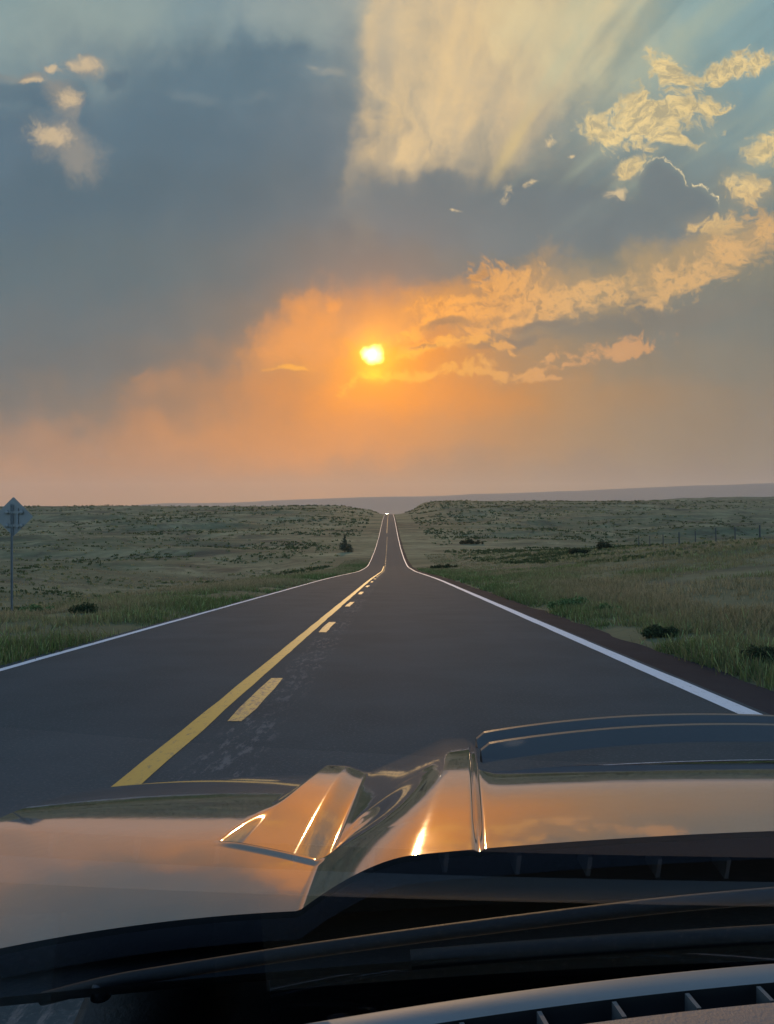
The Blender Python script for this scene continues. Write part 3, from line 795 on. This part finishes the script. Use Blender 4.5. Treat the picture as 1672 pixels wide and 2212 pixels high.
# ---- dashboard with its defroster slot
SY = lambda q: .592 - .18 * q * q               # far edge of the slot
SW = .021; DZ = -.3465
dz = lambda q: DZ - .012 * q * q
lane([lambda q: (SY(q) + .06, dz(q) - .05), lambda q: (SY(q) + .028, dz(q) - .014), lambda q: (SY(q) + .023, dz(q) - .002), lambda q: (SY(q) + .017, dz(q) + .001), lambda q: (SY(q) + .003, dz(q)), lambda q: (SY(q), dz(q) - .0015)],
     xs, 'dashboard_edge', STRIP, car)
dash = lane([lambda q: (SY(q) - SW, dz(q) - .003), lambda q: (SY(q) - SW - .003, dz(q)), lambda q: (SY(q) - SW - .05, dz(q) + .003), lambda q: (SY(q) - SW - .085, dz(q) + .004)], xs, 'dashboard', DASH, car)
lane([lambda q: (SY(q) - SW - .085, dz(q) + .0038), lambda q: (SY(q) - SW - .10, dz(q) + .008), lambda q: (SY(q) - SW - .16, dz(q) + .010),
      lambda q: (SY(q) - SW - .30, dz(q) + .006), lambda q: (SY(q) - SW - .36, dz(q) - .012), lambda q: (SY(q) - SW - .39, dz(q) - .06), lambda q: (SY(q) - SW - .37, dz(q) - .35)], xs, 'rear_dash_dimmer', DASH_DIM, dash)
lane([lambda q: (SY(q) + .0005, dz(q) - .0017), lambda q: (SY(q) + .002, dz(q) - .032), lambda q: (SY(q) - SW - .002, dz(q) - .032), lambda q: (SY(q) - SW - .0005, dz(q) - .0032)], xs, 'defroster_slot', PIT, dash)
for i in range(-17, 18):
    x = XC + i * .0555 - .012; q = XC - x; y = SY(q) - SW / 2
    t = .36 * q
    rot = np.array([[math.cos(t * .9), -math.sin(t * .9), 0], [math.sin(t * .9), math.cos(t * .9), 0], [0, 0, 1]])
    r = MB().box(cw(np.array((x, y, dz(q) - .012))), (.0026, SW * K * .80, .016), rot)
    r.build('vent_rib', RIB, dash)
# ---- the rest of the body: fenders, doors, pillars, roof, cabin, wheels
def slab(name, pts, th, mat, parent=car):
    """thick sheet from a list of 3-D outline points, extruded along x"""
    n = len(pts); v = [p for p in pts] + [(p[0] + th, p[1], p[2]) for p in pts]
    f = [tuple(range(n)), tuple(range(n, 2*n))[::-1]] + [(i, (i+1) % n, (i+1) % n + n, i + n) for i in range(n)]
    return mesh_np(name, cw(np.array(v)), f, mat, parent)
for s in (-1, 1):
    X0 = XC + s * 1.245
    arch = [(X0, 1.42 + .47 * math.cos(a), -1.10 + .47 * math.sin(a)) for a in np.linspace(math.pi, 0, 14)]
    slab('fender', [(X0, .62, -1.36), (X0, .62, -.46)] + [(X0, y, hood_z(np.array(-.62), np.array(y)) - .004) for y in (.72, .9, 1.1, 1.3, 1.5, 1.7, 1.9, 2.05)] + [(X0, 2.12, -1.25), (X0, 1.95, -1.36)] + arch[::-1], -.02 * s, PAINT)
    slab('door', [(X0, .60, -1.36), (X0, .60, -.46), (X0, -.9, -.42), (X0, -.9, -1.36)], -.04 * s, PAINT)
    arch = [(X0, -2.2 + .47 * math.cos(a), -1.10 + .47 * math.sin(a)) for a in np.linspace(math.pi, 0, 14)]
    slab('quarter_panel', [(X0, -.92, -1.36), (X0, -.92, -.42), (X0, -2.9, -.42), (X0, -3.1, -.8), (X0, -3.0, -1.36)] + arch, -.02 * s, PAINT)
    P = MB(); a0 = (XC + s * 1.08, .60, -.44); a1 = (XC + s * .86, -.24, .30)
    P.tube(cw(np.array([a0, ((a0[0]+a1[0])/2+.01*s, .17, -.05), a1])), [.035, .032, .03], 8); P.build('pillar', BLACK, car, True)
    P = MB(); P.tube(cw(np.array([(XC + s * 1.12, -.92, -.44), (XC + s * .86, -1.0, .34)])), .04, 8); P.build('pillar', BLACK, car, True)
    P = MB(); P.tube(cw(np.array([(XC + s * 1.10, -2.7, -.44), (XC + s * .84, -1.9, .30)])), .05, 8); P.build('pillar', BLACK, car, True)
    for wy in (1.42, -2.2):
        wz = float(road_z(wy * K)) / K + .415; wx = XC + s * 1.02
        wr = empty('wheel', tuple(cw(np.array((wx, wy, wz))))); bpy.context.view_layer.update()
        wr.parent = car; wr.matrix_parent_inverse = car.matrix_world.inverted()
        c = tuple(cw(np.array((wx, wy, wz))))
        MB().lathe([(.20, -.09), (.30, -.105), (.332, -.08), (.332, .08), (.30, .105), (.20, .09)], c, 'X', 36).build('tyre', RUBBER, wr, True)
        rim = MB(); rim.lathe([(.215, -.07), (.205, .085), (.19, .085), (.185, .02), (.05, .045), (.045, .06), (.01, .062)] if s > 0 else [(.215, .07), (.205, -.085), (.19, -.085), (.185, -.02), (.05, -.045), (.045, -.06), (.01, -.062)], c, 'X', 36)
        for k in range(5):
            a = k * 2 * math.pi / 5
            rim.tube([(c[0] + s * .05, c[1] + .03 * math.cos(a), c[2] + .03 * math.sin(a)), (c[0] + s * .055, c[1] + .195 * math.cos(a), c[2] + .195 * math.sin(a))], [.03, .02], 6)
        rim.build('rim', plain('alloy', (.4, .4, .41), .3, 1.0), wr, False)
rx = np.linspace(XC - .90, XC + .90, 25)
roofr = lambda y, z, c: (lambda q: (y - .10 * q * q, z - c * q * q))
lane([roofr(-.20, .285, .06), roofr(-.23, .335, .06), roofr(-.5, .39, .08), roofr(-1.2, .42, .09), roofr(-1.8, .37, .08), roofr(-2.05, .30, .06), roofr(-2.9, -.40, .02), roofr(-3.1, -.8, .02), roofr(-3.05, -1.36, .0)], rx, 'roof', PAINT, car)
lane([roofr(-.21, .272, .06), roofr(-.5, .36, .08), roofr(-1.2, .385, .09), roofr(-1.8, .34, .08), roofr(-2.0, .27, .06), roofr(-2.3, -.2, .02), roofr(-2.3, -.95, .0)], rx, 'headliner', plain('dark_cloth', (.03, .028, .026), .95), car)
lane([roofr(.66, -.45, 0), roofr(.62, -1.0, 0), roofr(.3, -1.28, 0), roofr(-2.3, -1.30, 0)], np.linspace(XC - 1.1, XC + 1.1, 9), 'cabin_floor', plain('dark_carpet', (.02, .02, .02), .95), car)
fb = lambda y, z: (lambda q: (y - .18 * q * q, z))
lane([fb(2.13, -.83), fb(2.20, -.88), fb(2.24, -1.0), fb(2.22, -1.22), fb(2.12, -1.36), fb(1.95, -1.38)], np.linspace(XC - 1.235, XC + 1.235, 41), 'front_bumper', PAINT, car)

# ------------------------------------------------------------------ grass on the verges and banks
def leaf_material(name):
    m = bpy.data.materials.new(name); m.use_nodes = True; nt = m.node_tree; nt.nodes.clear()
    out = nt.nodes.new('ShaderNodeOutputMaterial'); at = nt.nodes.new('ShaderNodeAttribute'); at.attribute_name = 'tint'
    d = nt.nodes.new('ShaderNodeBsdfDiffuse'); t = nt.nodes.new('ShaderNodeBsdfTranslucent'); mx = nt.nodes.new('ShaderNodeMixShader')
    nt.links.new(at.outputs['Color'], d.inputs[0]); nt.links.new(at.outputs['Color'], t.inputs[0]); mx.inputs[0].default_value = .45
    nt.links.new(d.outputs[0], mx.inputs[1]); nt.links.new(t.outputs[0], mx.inputs[2]); nt.links.new(mx.outputs[0], out.inputs[0])
    return m
LEAF = leaf_material('leaf_and_blade')
def tint_mesh(o, col):
    a = o.data.color_attributes.new('tint', 'FLOAT_COLOR', 'POINT')
    a.data.foreach_set('color', np.concatenate([col, np.ones((len(col), 1))], 1).astype(np.float32).ravel())

GREEN = np.array(lin((92, 110, 62))); OLIVE = np.array(lin((108, 104, 74))); TAN = np.array(lin((150, 136, 102))); DEEP = np.array(lin((58, 74, 46))); PALE = np.array(lin((138, 158, 104)))
def grass(name, zones):
    Vs, Cs = [], []
    for (n, side, u0, u1, y0, y1, h0, h1, w, lush, per) in zones:
        # area-true scatter, denser near the eye
        yy = y0 + (y1 - y0) * rng.random(n) ** 1.5
        uu = u0 + (u1 - u0) * rng.random(n) ** 1.25
        uu = uu * side
        cl = fbm(uu * .55 + 31, yy * .40, 3, 41)
        keep = rng.random(n) < np.clip(.55 + cl * 2.4, .03, 1)
        uu, yy, cl = uu[keep], yy[keep], cl[keep]; k = len(uu)
        xx = uu + road_x(yy); zz = land(xx, yy) + HC - .02
        big = fbm(uu * .16 + 7, yy * .12, 3, 55)
        for j in range(per):
            ang = rng.random(k) * 2 * np.pi; lean = rng.normal(0, .42, k); hh = (.35 + .55 * rng.random(k)) * (h0 + (h1 - h0) * rng.random(k)) * (.75 + .9 * np.clip(cl + .3, 0, 1))
            ww = 1.7 * w * (1 + yy / 22.0) * (.7 + .6 * rng.random(k))
            ox, oy = rng.normal(0, .06 + w, k), rng.normal(0, .06 + w, k)
            bx, by = xx + ox, yy + oy
            tx, ty = bx + np.cos(ang) * hh * lean, by + np.sin(ang) * hh * lean
            pa = rng.random(k) * np.pi; wx, wy = np.cos(pa) * ww * .5, np.sin(pa) * ww * .5
            v = np.stack([np.stack([bx - wx, by - wy, zz], -1), np.stack([bx + wx, by + wy, zz], -1), np.stack([tx + wx * .3, ty + wy * .3, zz + hh], -1), np.stack([tx - wx * .3, ty - wy * .3, zz + hh * .97], -1)], 1)
            g = np.clip(lush - np.abs(uu - u0 * side) / max(u1 - u0, 1) * .9 + big * 1.1 + rng.normal(0, .16, k), 0, 1)[:, None]
            c = TAN * (1 - g) + GREEN * g
            r = rng.random(k)[:, None]
            c = np.where(r < .22, OLIVE, c); c = np.where((r > .86) & (g > .5), DEEP, c); c = np.where((r > .90) & (g > .4), PALE, c)
            c = c * (.82 + .36 * rng.random((k, 1)))
            Vs.append(v.reshape(-1, 3)); Cs.append(np.repeat(c, 4, 0))
    v = np.concatenate(Vs); c = np.concatenate(Cs)
    o = fast_mesh(name, v, np.arange(len(v)).reshape(-1, 4), LEAF); tint_mesh(o, c)
    return tag(o, kind='stuff')
grass('grass', [
    (16000, 1, 3.72, 6.8, 5.5, 34, .10, .26, .0055, 1.05, 7),
    (12000, 1, 3.8, 8.0, 25, 120, .12, .26, .008, .90, 5),
    (26000, 1, 6.0, 36, 9, 62, .09, .24, .0065, .34, 6),
    (16000, 1, 8.0, 60, 45, 190, .12, .26, .009, .26, 4),
    (14000, -1, 4.60, 8.5, 7, 50, .10, .24, .0060, .92, 6),
    (10000, -1, 4.65, 10, 40, 170, .12, .26, .008, .80, 5),
    (14000, -1, 6.0, 14, 9, 60, .09, .24, .0062, .28, 6),
    (12000, -1, 11, 60, 22, 150, .10, .24, .008, .20, 4),
    (900, 1, 4.4, 26, 8, 60, .34, .60, .0026, .18, 2),
    (600, -1, 5.0, 13, 9, 60, .34, .58, .0026, .18, 2),
])
def scrub():
    """sage tussocks and bleached clumps scattered over the open fields, far too many to count"""
    n = 26000
    yy = 45 * (900 / 45) ** rng.random(n); az = rng.uniform(-31, 31, n); xx = yy * np.tan(np.radians(az)) * rng.uniform(.3, 1.0, n) ** .6
    u = xx - road_x(yy); d = fbm(xx / 38.0, yy / 26.0, 4, 71) + .5 * fbm(xx / 9.0, yy / 9.0, 2, 77)
    keep = ((u > 14) | (u < -12)) & (rng.random(n) < np.clip(.42 + d * 2.2, .02, 1)); xx, yy, d = xx[keep], yy[keep], d[keep]; k = len(xx)
    zz = land(xx, yy) + HC; Vs, Cs = [], []
    s = .16 + .0011 * yy
    base = np.where((d > .12)[:, None], np.array(lin((70, 80, 52))), np.where((rng.random(k) < .4)[:, None], np.array(lin((138, 130, 92))), np.array(lin((96, 102, 68)))))
    for j in range(5):
        a = rng.random(k) * np.pi; sx = s * rng.uniform(.5, 1.3, k); h = s * rng.uniform(.5, 1.25, k)
        ox, oy = rng.normal(0, 1, k) * s * .7, rng.normal(0, 1, k) * s * .7
        bx, by = xx + ox, yy + oy; wx, wy = np.cos(a) * sx * .5, np.sin(a) * sx * .5; tl = rng.normal(0, .25, k) * s
        v = np.stack([np.stack([bx - wx, by - wy, zz - .05], -1), np.stack([bx + wx, by + wy, zz - .05], -1), np.stack([bx + wx * .7 + tl, by + wy * .7, zz + h * .8], -1), np.stack([bx - wx * .5 + tl, by - wy * .5, zz + h], -1)], 1)
        Vs.append(v.reshape(-1, 3)); Cs.append(np.repeat(base * (.75 + .5 * rng.random((k, 1))), 4, 0))
    v = np.concatenate(Vs); c = np.concatenate(Cs)
    o = fast_mesh('scrub', v, np.arange(len(v)).reshape(-1, 4), LEAF); tint_mesh(o, c); tag(o, kind='stuff')
scrub()

# ------------------------------------------------------------------ shrubs and the lone tree
STEM = plain('woody_stem', (.06, .045, .03), .9)
def foliage(n, rad, blobs, size, cols):
    P = []; C = []
    for (bx, by, bz, br) in blobs:
        m = int(n * br ** 2 / sum(q[3] ** 2 for q in blobs))
        d = rng.normal(size=(m, 3)); d /= np.linalg.norm(d, axis=1)[:, None]
        r = br * rng.random(m) ** .45 * (1 + .35 * vnoise(d[:, 0] * 3 + bx * 9, d[:, 2] * 3 + d[:, 1] * 2, 5))
        p = d * r[:, None] * np.array([1, 1, .85]) + np.array([bx, by, bz]); P.append(p)
        C.append(np.array(cols)[rng.integers(0, len(cols), m)] * (.7 + .6 * rng.random((m, 1))))
    p = np.concatenate(P) * rad; c = np.concatenate(C); m = len(p)
    a = rng.normal(size=(m, 3)); a /= np.linalg.norm(a, axis=1)[:, None]; b = np.cross(a, rng.normal(size=(m, 3))); b /= np.linalg.norm(b, axis=1)[:, None]
    s = size * (.6 + .8 * rng.random((m, 1)))
    v = np.stack([p - a * s, p - b * s * .45, p + a * s, p + b * s * .45], 1).reshape(-1, 3)
    v[:, 2] = np.maximum(v[:, 2], .0)
    return v, np.repeat(c, 4, 0)
def shrub(px, py, Y, w, h, label, cols, leaf=.035, n=900):
    """a rounded bush seen at (px, py) when standing Y metres ahead"""
    x = (px - 836) / F * Y; z = float(land(np.array([x]), np.array([float(Y)]))[0]) + HC - .03
    t = empty('shrub', (x, Y, z)); tag(t, label, 'shrub', 'low shrubs on the prairie')
    k = max(3, int(w / max(h, .1) * 2.2)); blobs = []
    for i in range(k):
        q = (i + .5) / k - .5 + random.uniform(-.06, .06)
        br = .5 * h * random.uniform(.62, 1.0) * (1 - .5 * abs(q))
        blobs.append((q * (w - h * .6), random.uniform(-.25, .25) * h, br * random.uniform(.75, 1.0), br))
    v, c = foliage(n, 1.0, blobs, leaf, cols)
    o = fast_mesh('foliage', v + np.array([x, Y, z]), np.arange(len(v)).reshape(-1, 4), LEAF, t); tint_mesh(o, c)
    s = MB()
    for i, b in enumerate(blobs):
        s.tube([(x, Y, z - .03), (x + b[0] * .4, Y + b[1] * .5, z + .03 * h), (x + b[0] * .8, Y + b[1], z + b[2] * .5), (x + b[0], Y + b[1], z + b[2] * 1.1)], [.03 * h + .008, .018 * h + .006, .012 * h + .004, .004], 5)
    s.build('stem', STEM, t)
    return t
SG = [lin((66, 78, 52)), lin((84, 92, 62)), lin((52, 60, 42))]; DG = [lin((66, 70, 50)), lin((82, 82, 60)), lin((52, 56, 42))]; HAZED = [lin((84, 88, 68)), lin((98, 100, 78)), lin((70, 74, 58))]; LG = [lin((92, 116, 70)), lin((116, 136, 90)), lin((72, 96, 58))]
shrub(1225, 1318, 18.6, 1.15, .50, 'bright green bushy weed clump on the right verge, at the end of the dark shoulder', LG, .03, 1800)
shrub(1310, 1330, 17.0, .80, .34, 'low pale green weed patch beside the bigger green clump on the right verge', LG, .028, 1200)
shrub(1425, 1392, 11.9, .62, .34, 'dark green round bush at the shoulder edge of the right verge', SG, .025, 1600)
shrub(1660, 1470, 8.6, .60, .42, 'nearest dark bush, at the right edge of the view by the shoulder', SG, .022, 1600)
shrub(1252, 1186, 92, 3.3, 1.15, 'wide dark shrub on top of the right bank, left of the fence', DG, .10, 1400)
shrub(1306, 1174, 98, 2.7, 1.6, 'taller twin-headed dark shrub on the right bank, nearest the fence posts', DG, .10, 1400)
shrub(1018, 1143, 250, 9.0, 2.2, 'long dark thicket on the knoll right of the far road', DG, .24, 1200)
shrub(958, 1222, 105, 4.0, .9, 'low dark scrub in the hollow right of the road dip', SG, .12, 900)
shrub(70, 1322, 40, 2.2, .7, 'wide dark bush low behind the left berm, beside the sign post', DG, .06, 1200)
shrub(142, 1312, 41, 1.9, .9, 'tallest dark olive bush behind the left berm, right of the sign post', SG, .06, 1200)
shrub(250, 1302, 45, 2.2, .75, 'dark shrub farthest right in the row behind the left berm', DG, .06, 1200)
shrub(192, 1284, 62, 1.5, .8, 'small dark shrub standing alone in the left field', DG, .07, 800)
shrub(80, 1380, 20, .95, .38, 'green weed clump on the left verge in front of the sign post', LG, .03, 1200)
shrub(182, 1374, 17.5, .85, .36, 'dark green weed clump against the left white line', SG, .028, 1300)
shrub(610, 1222, 120, 4.2, .8, 'flat grey green scrub patch left of the road dip', SG, .12, 900)

def conifer(px, Y, h, r):
    x = (px - 836) / F * Y; z = float(land(np.array([x]), np.array([float(Y)]))[0]) + HC
    t = empty('tree', (x, Y, z)); tag(t, 'lone dark juniper tree in the field left of the far road', 'tree')
    s = MB(); s.tube([(x, Y, z - .2), (x + .05, Y, z + h * .4), (x - .03, Y, z + h * .9)], [.16, .11, .03], 8)
    for i in range(14):
        a = i * 2.4; q = .15 + .055 * i; L = r * (1 - q) * .8
        s.tube([(x, Y, z + h * q), (x + math.cos(a) * L, Y + math.sin(a) * L, z + h * q + .1)], [.05, .015], 5)
    s.build('trunk', STEM, t)
    blobs = []
    for i in range(13):
        q = .12 + .068 * i; a = i * 2.4 + random.uniform(-.6, .6); L = r * (1 - q) * random.uniform(.3, .95)
        blobs.append((math.cos(a) * L, math.sin(a) * L, h * q * random.uniform(.9, 1.06), .22 + r * .55 * (1 - q) * random.uniform(.35, 1.15)))
    blobs.append((0, 0, h * .97, .22))
    v, c = foliage(2000, 1.0, blobs, .17, HAZED)  # distance haze is put into these paler leaf colours
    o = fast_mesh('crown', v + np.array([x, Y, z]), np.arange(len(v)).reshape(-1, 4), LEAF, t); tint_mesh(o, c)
conifer(745, 205, 4.6, 1.9)

# ------------------------------------------------------------------ road sign seen from behind
def sign():
    Y = 23.5; x = (27 - 836) / F * Y; zg = float(land(np.array([x]), np.array([Y]))[0]) + HC
    zc = (1106 - 1116) / F * Y + HC; hd = 43 / F * Y
    t = empty('road_sign', (x, Y, zg)); tag(t, 'bare grey back of a diamond road sign on a thin steel post', 'road sign')
    alu = plain('weathered_aluminium', (.19, .182, .165), .65, .3, vary=.22, vscale=4.0)
    stl = plain('galvanised_steel', (.16, .165, .165), .55, .7, vary=.2)
    c = .10; n = 5; out = []
    for k, (ax, az) in enumerate(((0, 1), (1, 0), (0, -1), (-1, 0))):
        for i in range(n):
            s = (i / (n - 1) - .5) * 2; bx, bz = (az, -ax) if True else (0, 0)
            out.append((x + hd * (ax * (1 - c * .35 * (1 - (1 - abs(s)) ** 2 * .0) * (1 if abs(s) > 0 else 1) * abs(s) - (1 - abs(s)) * 0.03) + bx * c * .35 * s), zc + hd * (az * (1 - c * .35 * abs(s) - (1 - abs(s)) * .03) + bz * c * .35 * s)))
    v = [(px, Y + .06, pz) for px, pz in out] + [(px, Y + .063, pz) for px, pz in out]; m = len(out)
    f = [tuple(range(m)), tuple(range(m, 2 * m))[::-1]] + [(i, (i + 1) % m, (i + 1) % m + m, i + m) for i in range(m)]
    mesh_np('sign_panel', v, f, alu, t)
    p = MB(); w = .035
    top = zc + hd * .62
    # U-channel post: web and two flanges
    p.box((x - .03, Y + .035, (zg - .3 + top) / 2), (.05, .006, top - zg + .3)); p.box((x - .058, Y + .02, (zg - .3 + top) / 2), (.006, .036, top - zg + .3)); p.box((x - .002, Y + .02, (zg - .3 + top) / 2), (.006, .036, top - zg + .3))
    p.build('post', stl, t)
    q = MB(); q.box((x + .13, Y + .035, zc - hd * .10), (.06, .03, hd * 1.05)); q.build('back_brace', stl, t)
    for dz in (hd * .22, -hd * .45):
        b = MB(); b.box((x + .03, Y + .025, zc + dz), (hd * .95, .022, .075), None, .012); o = b.build('bracket', alu, t)
        for sx in (-.30, .42):
            MB().lathe([(.004, -.055), (.05, -.05), (.062, -.035), (.062, .02)], (x + hd * sx, Y + .03, zc + dz), 'Y', 14).build('clamp', alu, o, True)
sign()

# ------------------------------------------------------------------ wire fence along the right bank
def fence():
    ys = [46 + 4.55 * i for i in range(12)]
    lat = 30.6
    t = empty('wire_fence', (lat + float(road_x(64)), 64, 0)); tag(t, 'ranch wire fence of thin dark posts along the top of the right bank', 'fence')
    wood = plain('weathered_post', (.055, .05, .045), .9, bump=.5, bscale=30); tops = []
    for i, y in enumerate(ys):
        x = lat + float(road_x(y)) + random.uniform(-.12, .12); z = float(land(np.array([x]), np.array([y]))[0]) + HC
        h = random.uniform(1.18, 1.45); lx, ly = random.uniform(-.05, .05), random.uniform(-.04, .04)
        r = .055 if i % 4 else .075
        MB().tube([(x, y, z - .3), (x + lx * .5, y + ly * .5, z + h * .5), (x + lx, y + ly, z + h)], [r, r * .95, r * .85], 8).build('fence_post', wood, t)
        tops.append((x, y, z, h))
    wire = plain('rusty_wire', (.06, .05, .045), .7, .5)
    for k in (.25, .5, .72, .93):
        pts = []
        for (a, b) in zip(tops, tops[1:]):
            for s in (0, .5):
                pts.append((a[0] + (b[0] - a[0]) * s - .06, a[1] + (b[1] - a[1]) * s, (a[2] + (b[2] - a[2]) * s) + 1.2 * k - (.03 if s else 0)))
        MB().tube(pts, .004, 4).build('wire', wire, t)
fence()

# ------------------------------------------------------------------ oncoming car far off on the crest
def oncoming():
    Y = 688.0; x = float(road_x(Y)) - 2.75; z = float(road_z(Y)) + HC
    t = empty('oncoming_car', (x, Y, z)); tag(t, 'tiny oncoming car with lit headlights on the far crest of the road', 'car')
    bodym = plain('dark_car_paint', (.04, .042, .05), .25, .3); glassm = plain('car_glass', (.01, .012, .015), .08)
    prof = [(-2.2, .35), (-2.25, .62), (-2.1, .78), (-1.1, .92), (1.9, .95), (2.2, .85), (2.25, .4)]
    def loft(pf, w0, w1, name, mat):
        v = [(x + sx * (w0 if zz < .9 else w1), Y + yy, z + zz) for sx in (-1, 1) for yy, zz in pf]; n = len(pf)
        f = [tuple(range(n)), tuple(range(n, 2 * n))[::-1]] + [(i, (i + 1) % n, (i + 1) % n + n, i + n) for i in range(n)]
        return mesh_np(name, v, f, mat, t)
    loft(prof, .92, .88, 'body', bodym)
    loft([(-1.05, .925), (-.35, 1.42), (1.2, 1.46), (1.85, .955)], .80, .72, 'cabin', glassm)
    lm = bpy.data.materials.new('headlight_glow'); lm.use_nodes = True; b = lm.node_tree.nodes['Principled BSDF']
    b.inputs['Emission Color'].default_value = (1, .86, .62, 1); b.inputs['Emission Strength'].default_value = 30
    for s in (-.66, .66):
        MB().lathe([(.02, -.06), (.12, -.05), (.15, 0), (.15, .08)], (x + s, Y - 2.2, z + .68), 'Y', 16).build('headlight', lm, t, True)
        for wy in (-1.35, 1.4):
            MB().lathe([(.18, -.11), (.31, -.12), (.34, -.09), (.34, .09), (.31, .12), (.18, .11)], (x + s * 1.25, Y + wy, z + .34), 'X', 20).build('wheel', RUBBER, t, True)
oncoming()

# ------------------------------------------------------------------ haze in the air
def haze():
    v = [(x, y, z) for x in (-16500, 16500) for y in (-2700, 16800) for z in (-140, 620)]
    f = [(0,1,3,2),(4,6,7,5),(0,4,5,1),(2,3,7,6),(0,2,6,4),(1,5,7,3)]
    m = bpy.data.materials.new('evening_haze'); m.use_nodes = True; nt = m.node_tree; nt.nodes.clear()
    out = nt.nodes.new('ShaderNodeOutputMaterial'); pv = nt.nodes.new('ShaderNodeVolumePrincipled')
    pv.inputs['Color'].default_value = (.96, .87, .80, 1); pv.inputs['Density'].default_value = HAZE_DENSITY
    pv.inputs['Anisotropy'].default_value = .45
    nt.links.new(pv.outputs[0], out.inputs['Volume'])
    o = mesh_np('haze', v, f, m); tag(o, kind='stuff')
HAZE_DENSITY = 5.5e-5
haze()
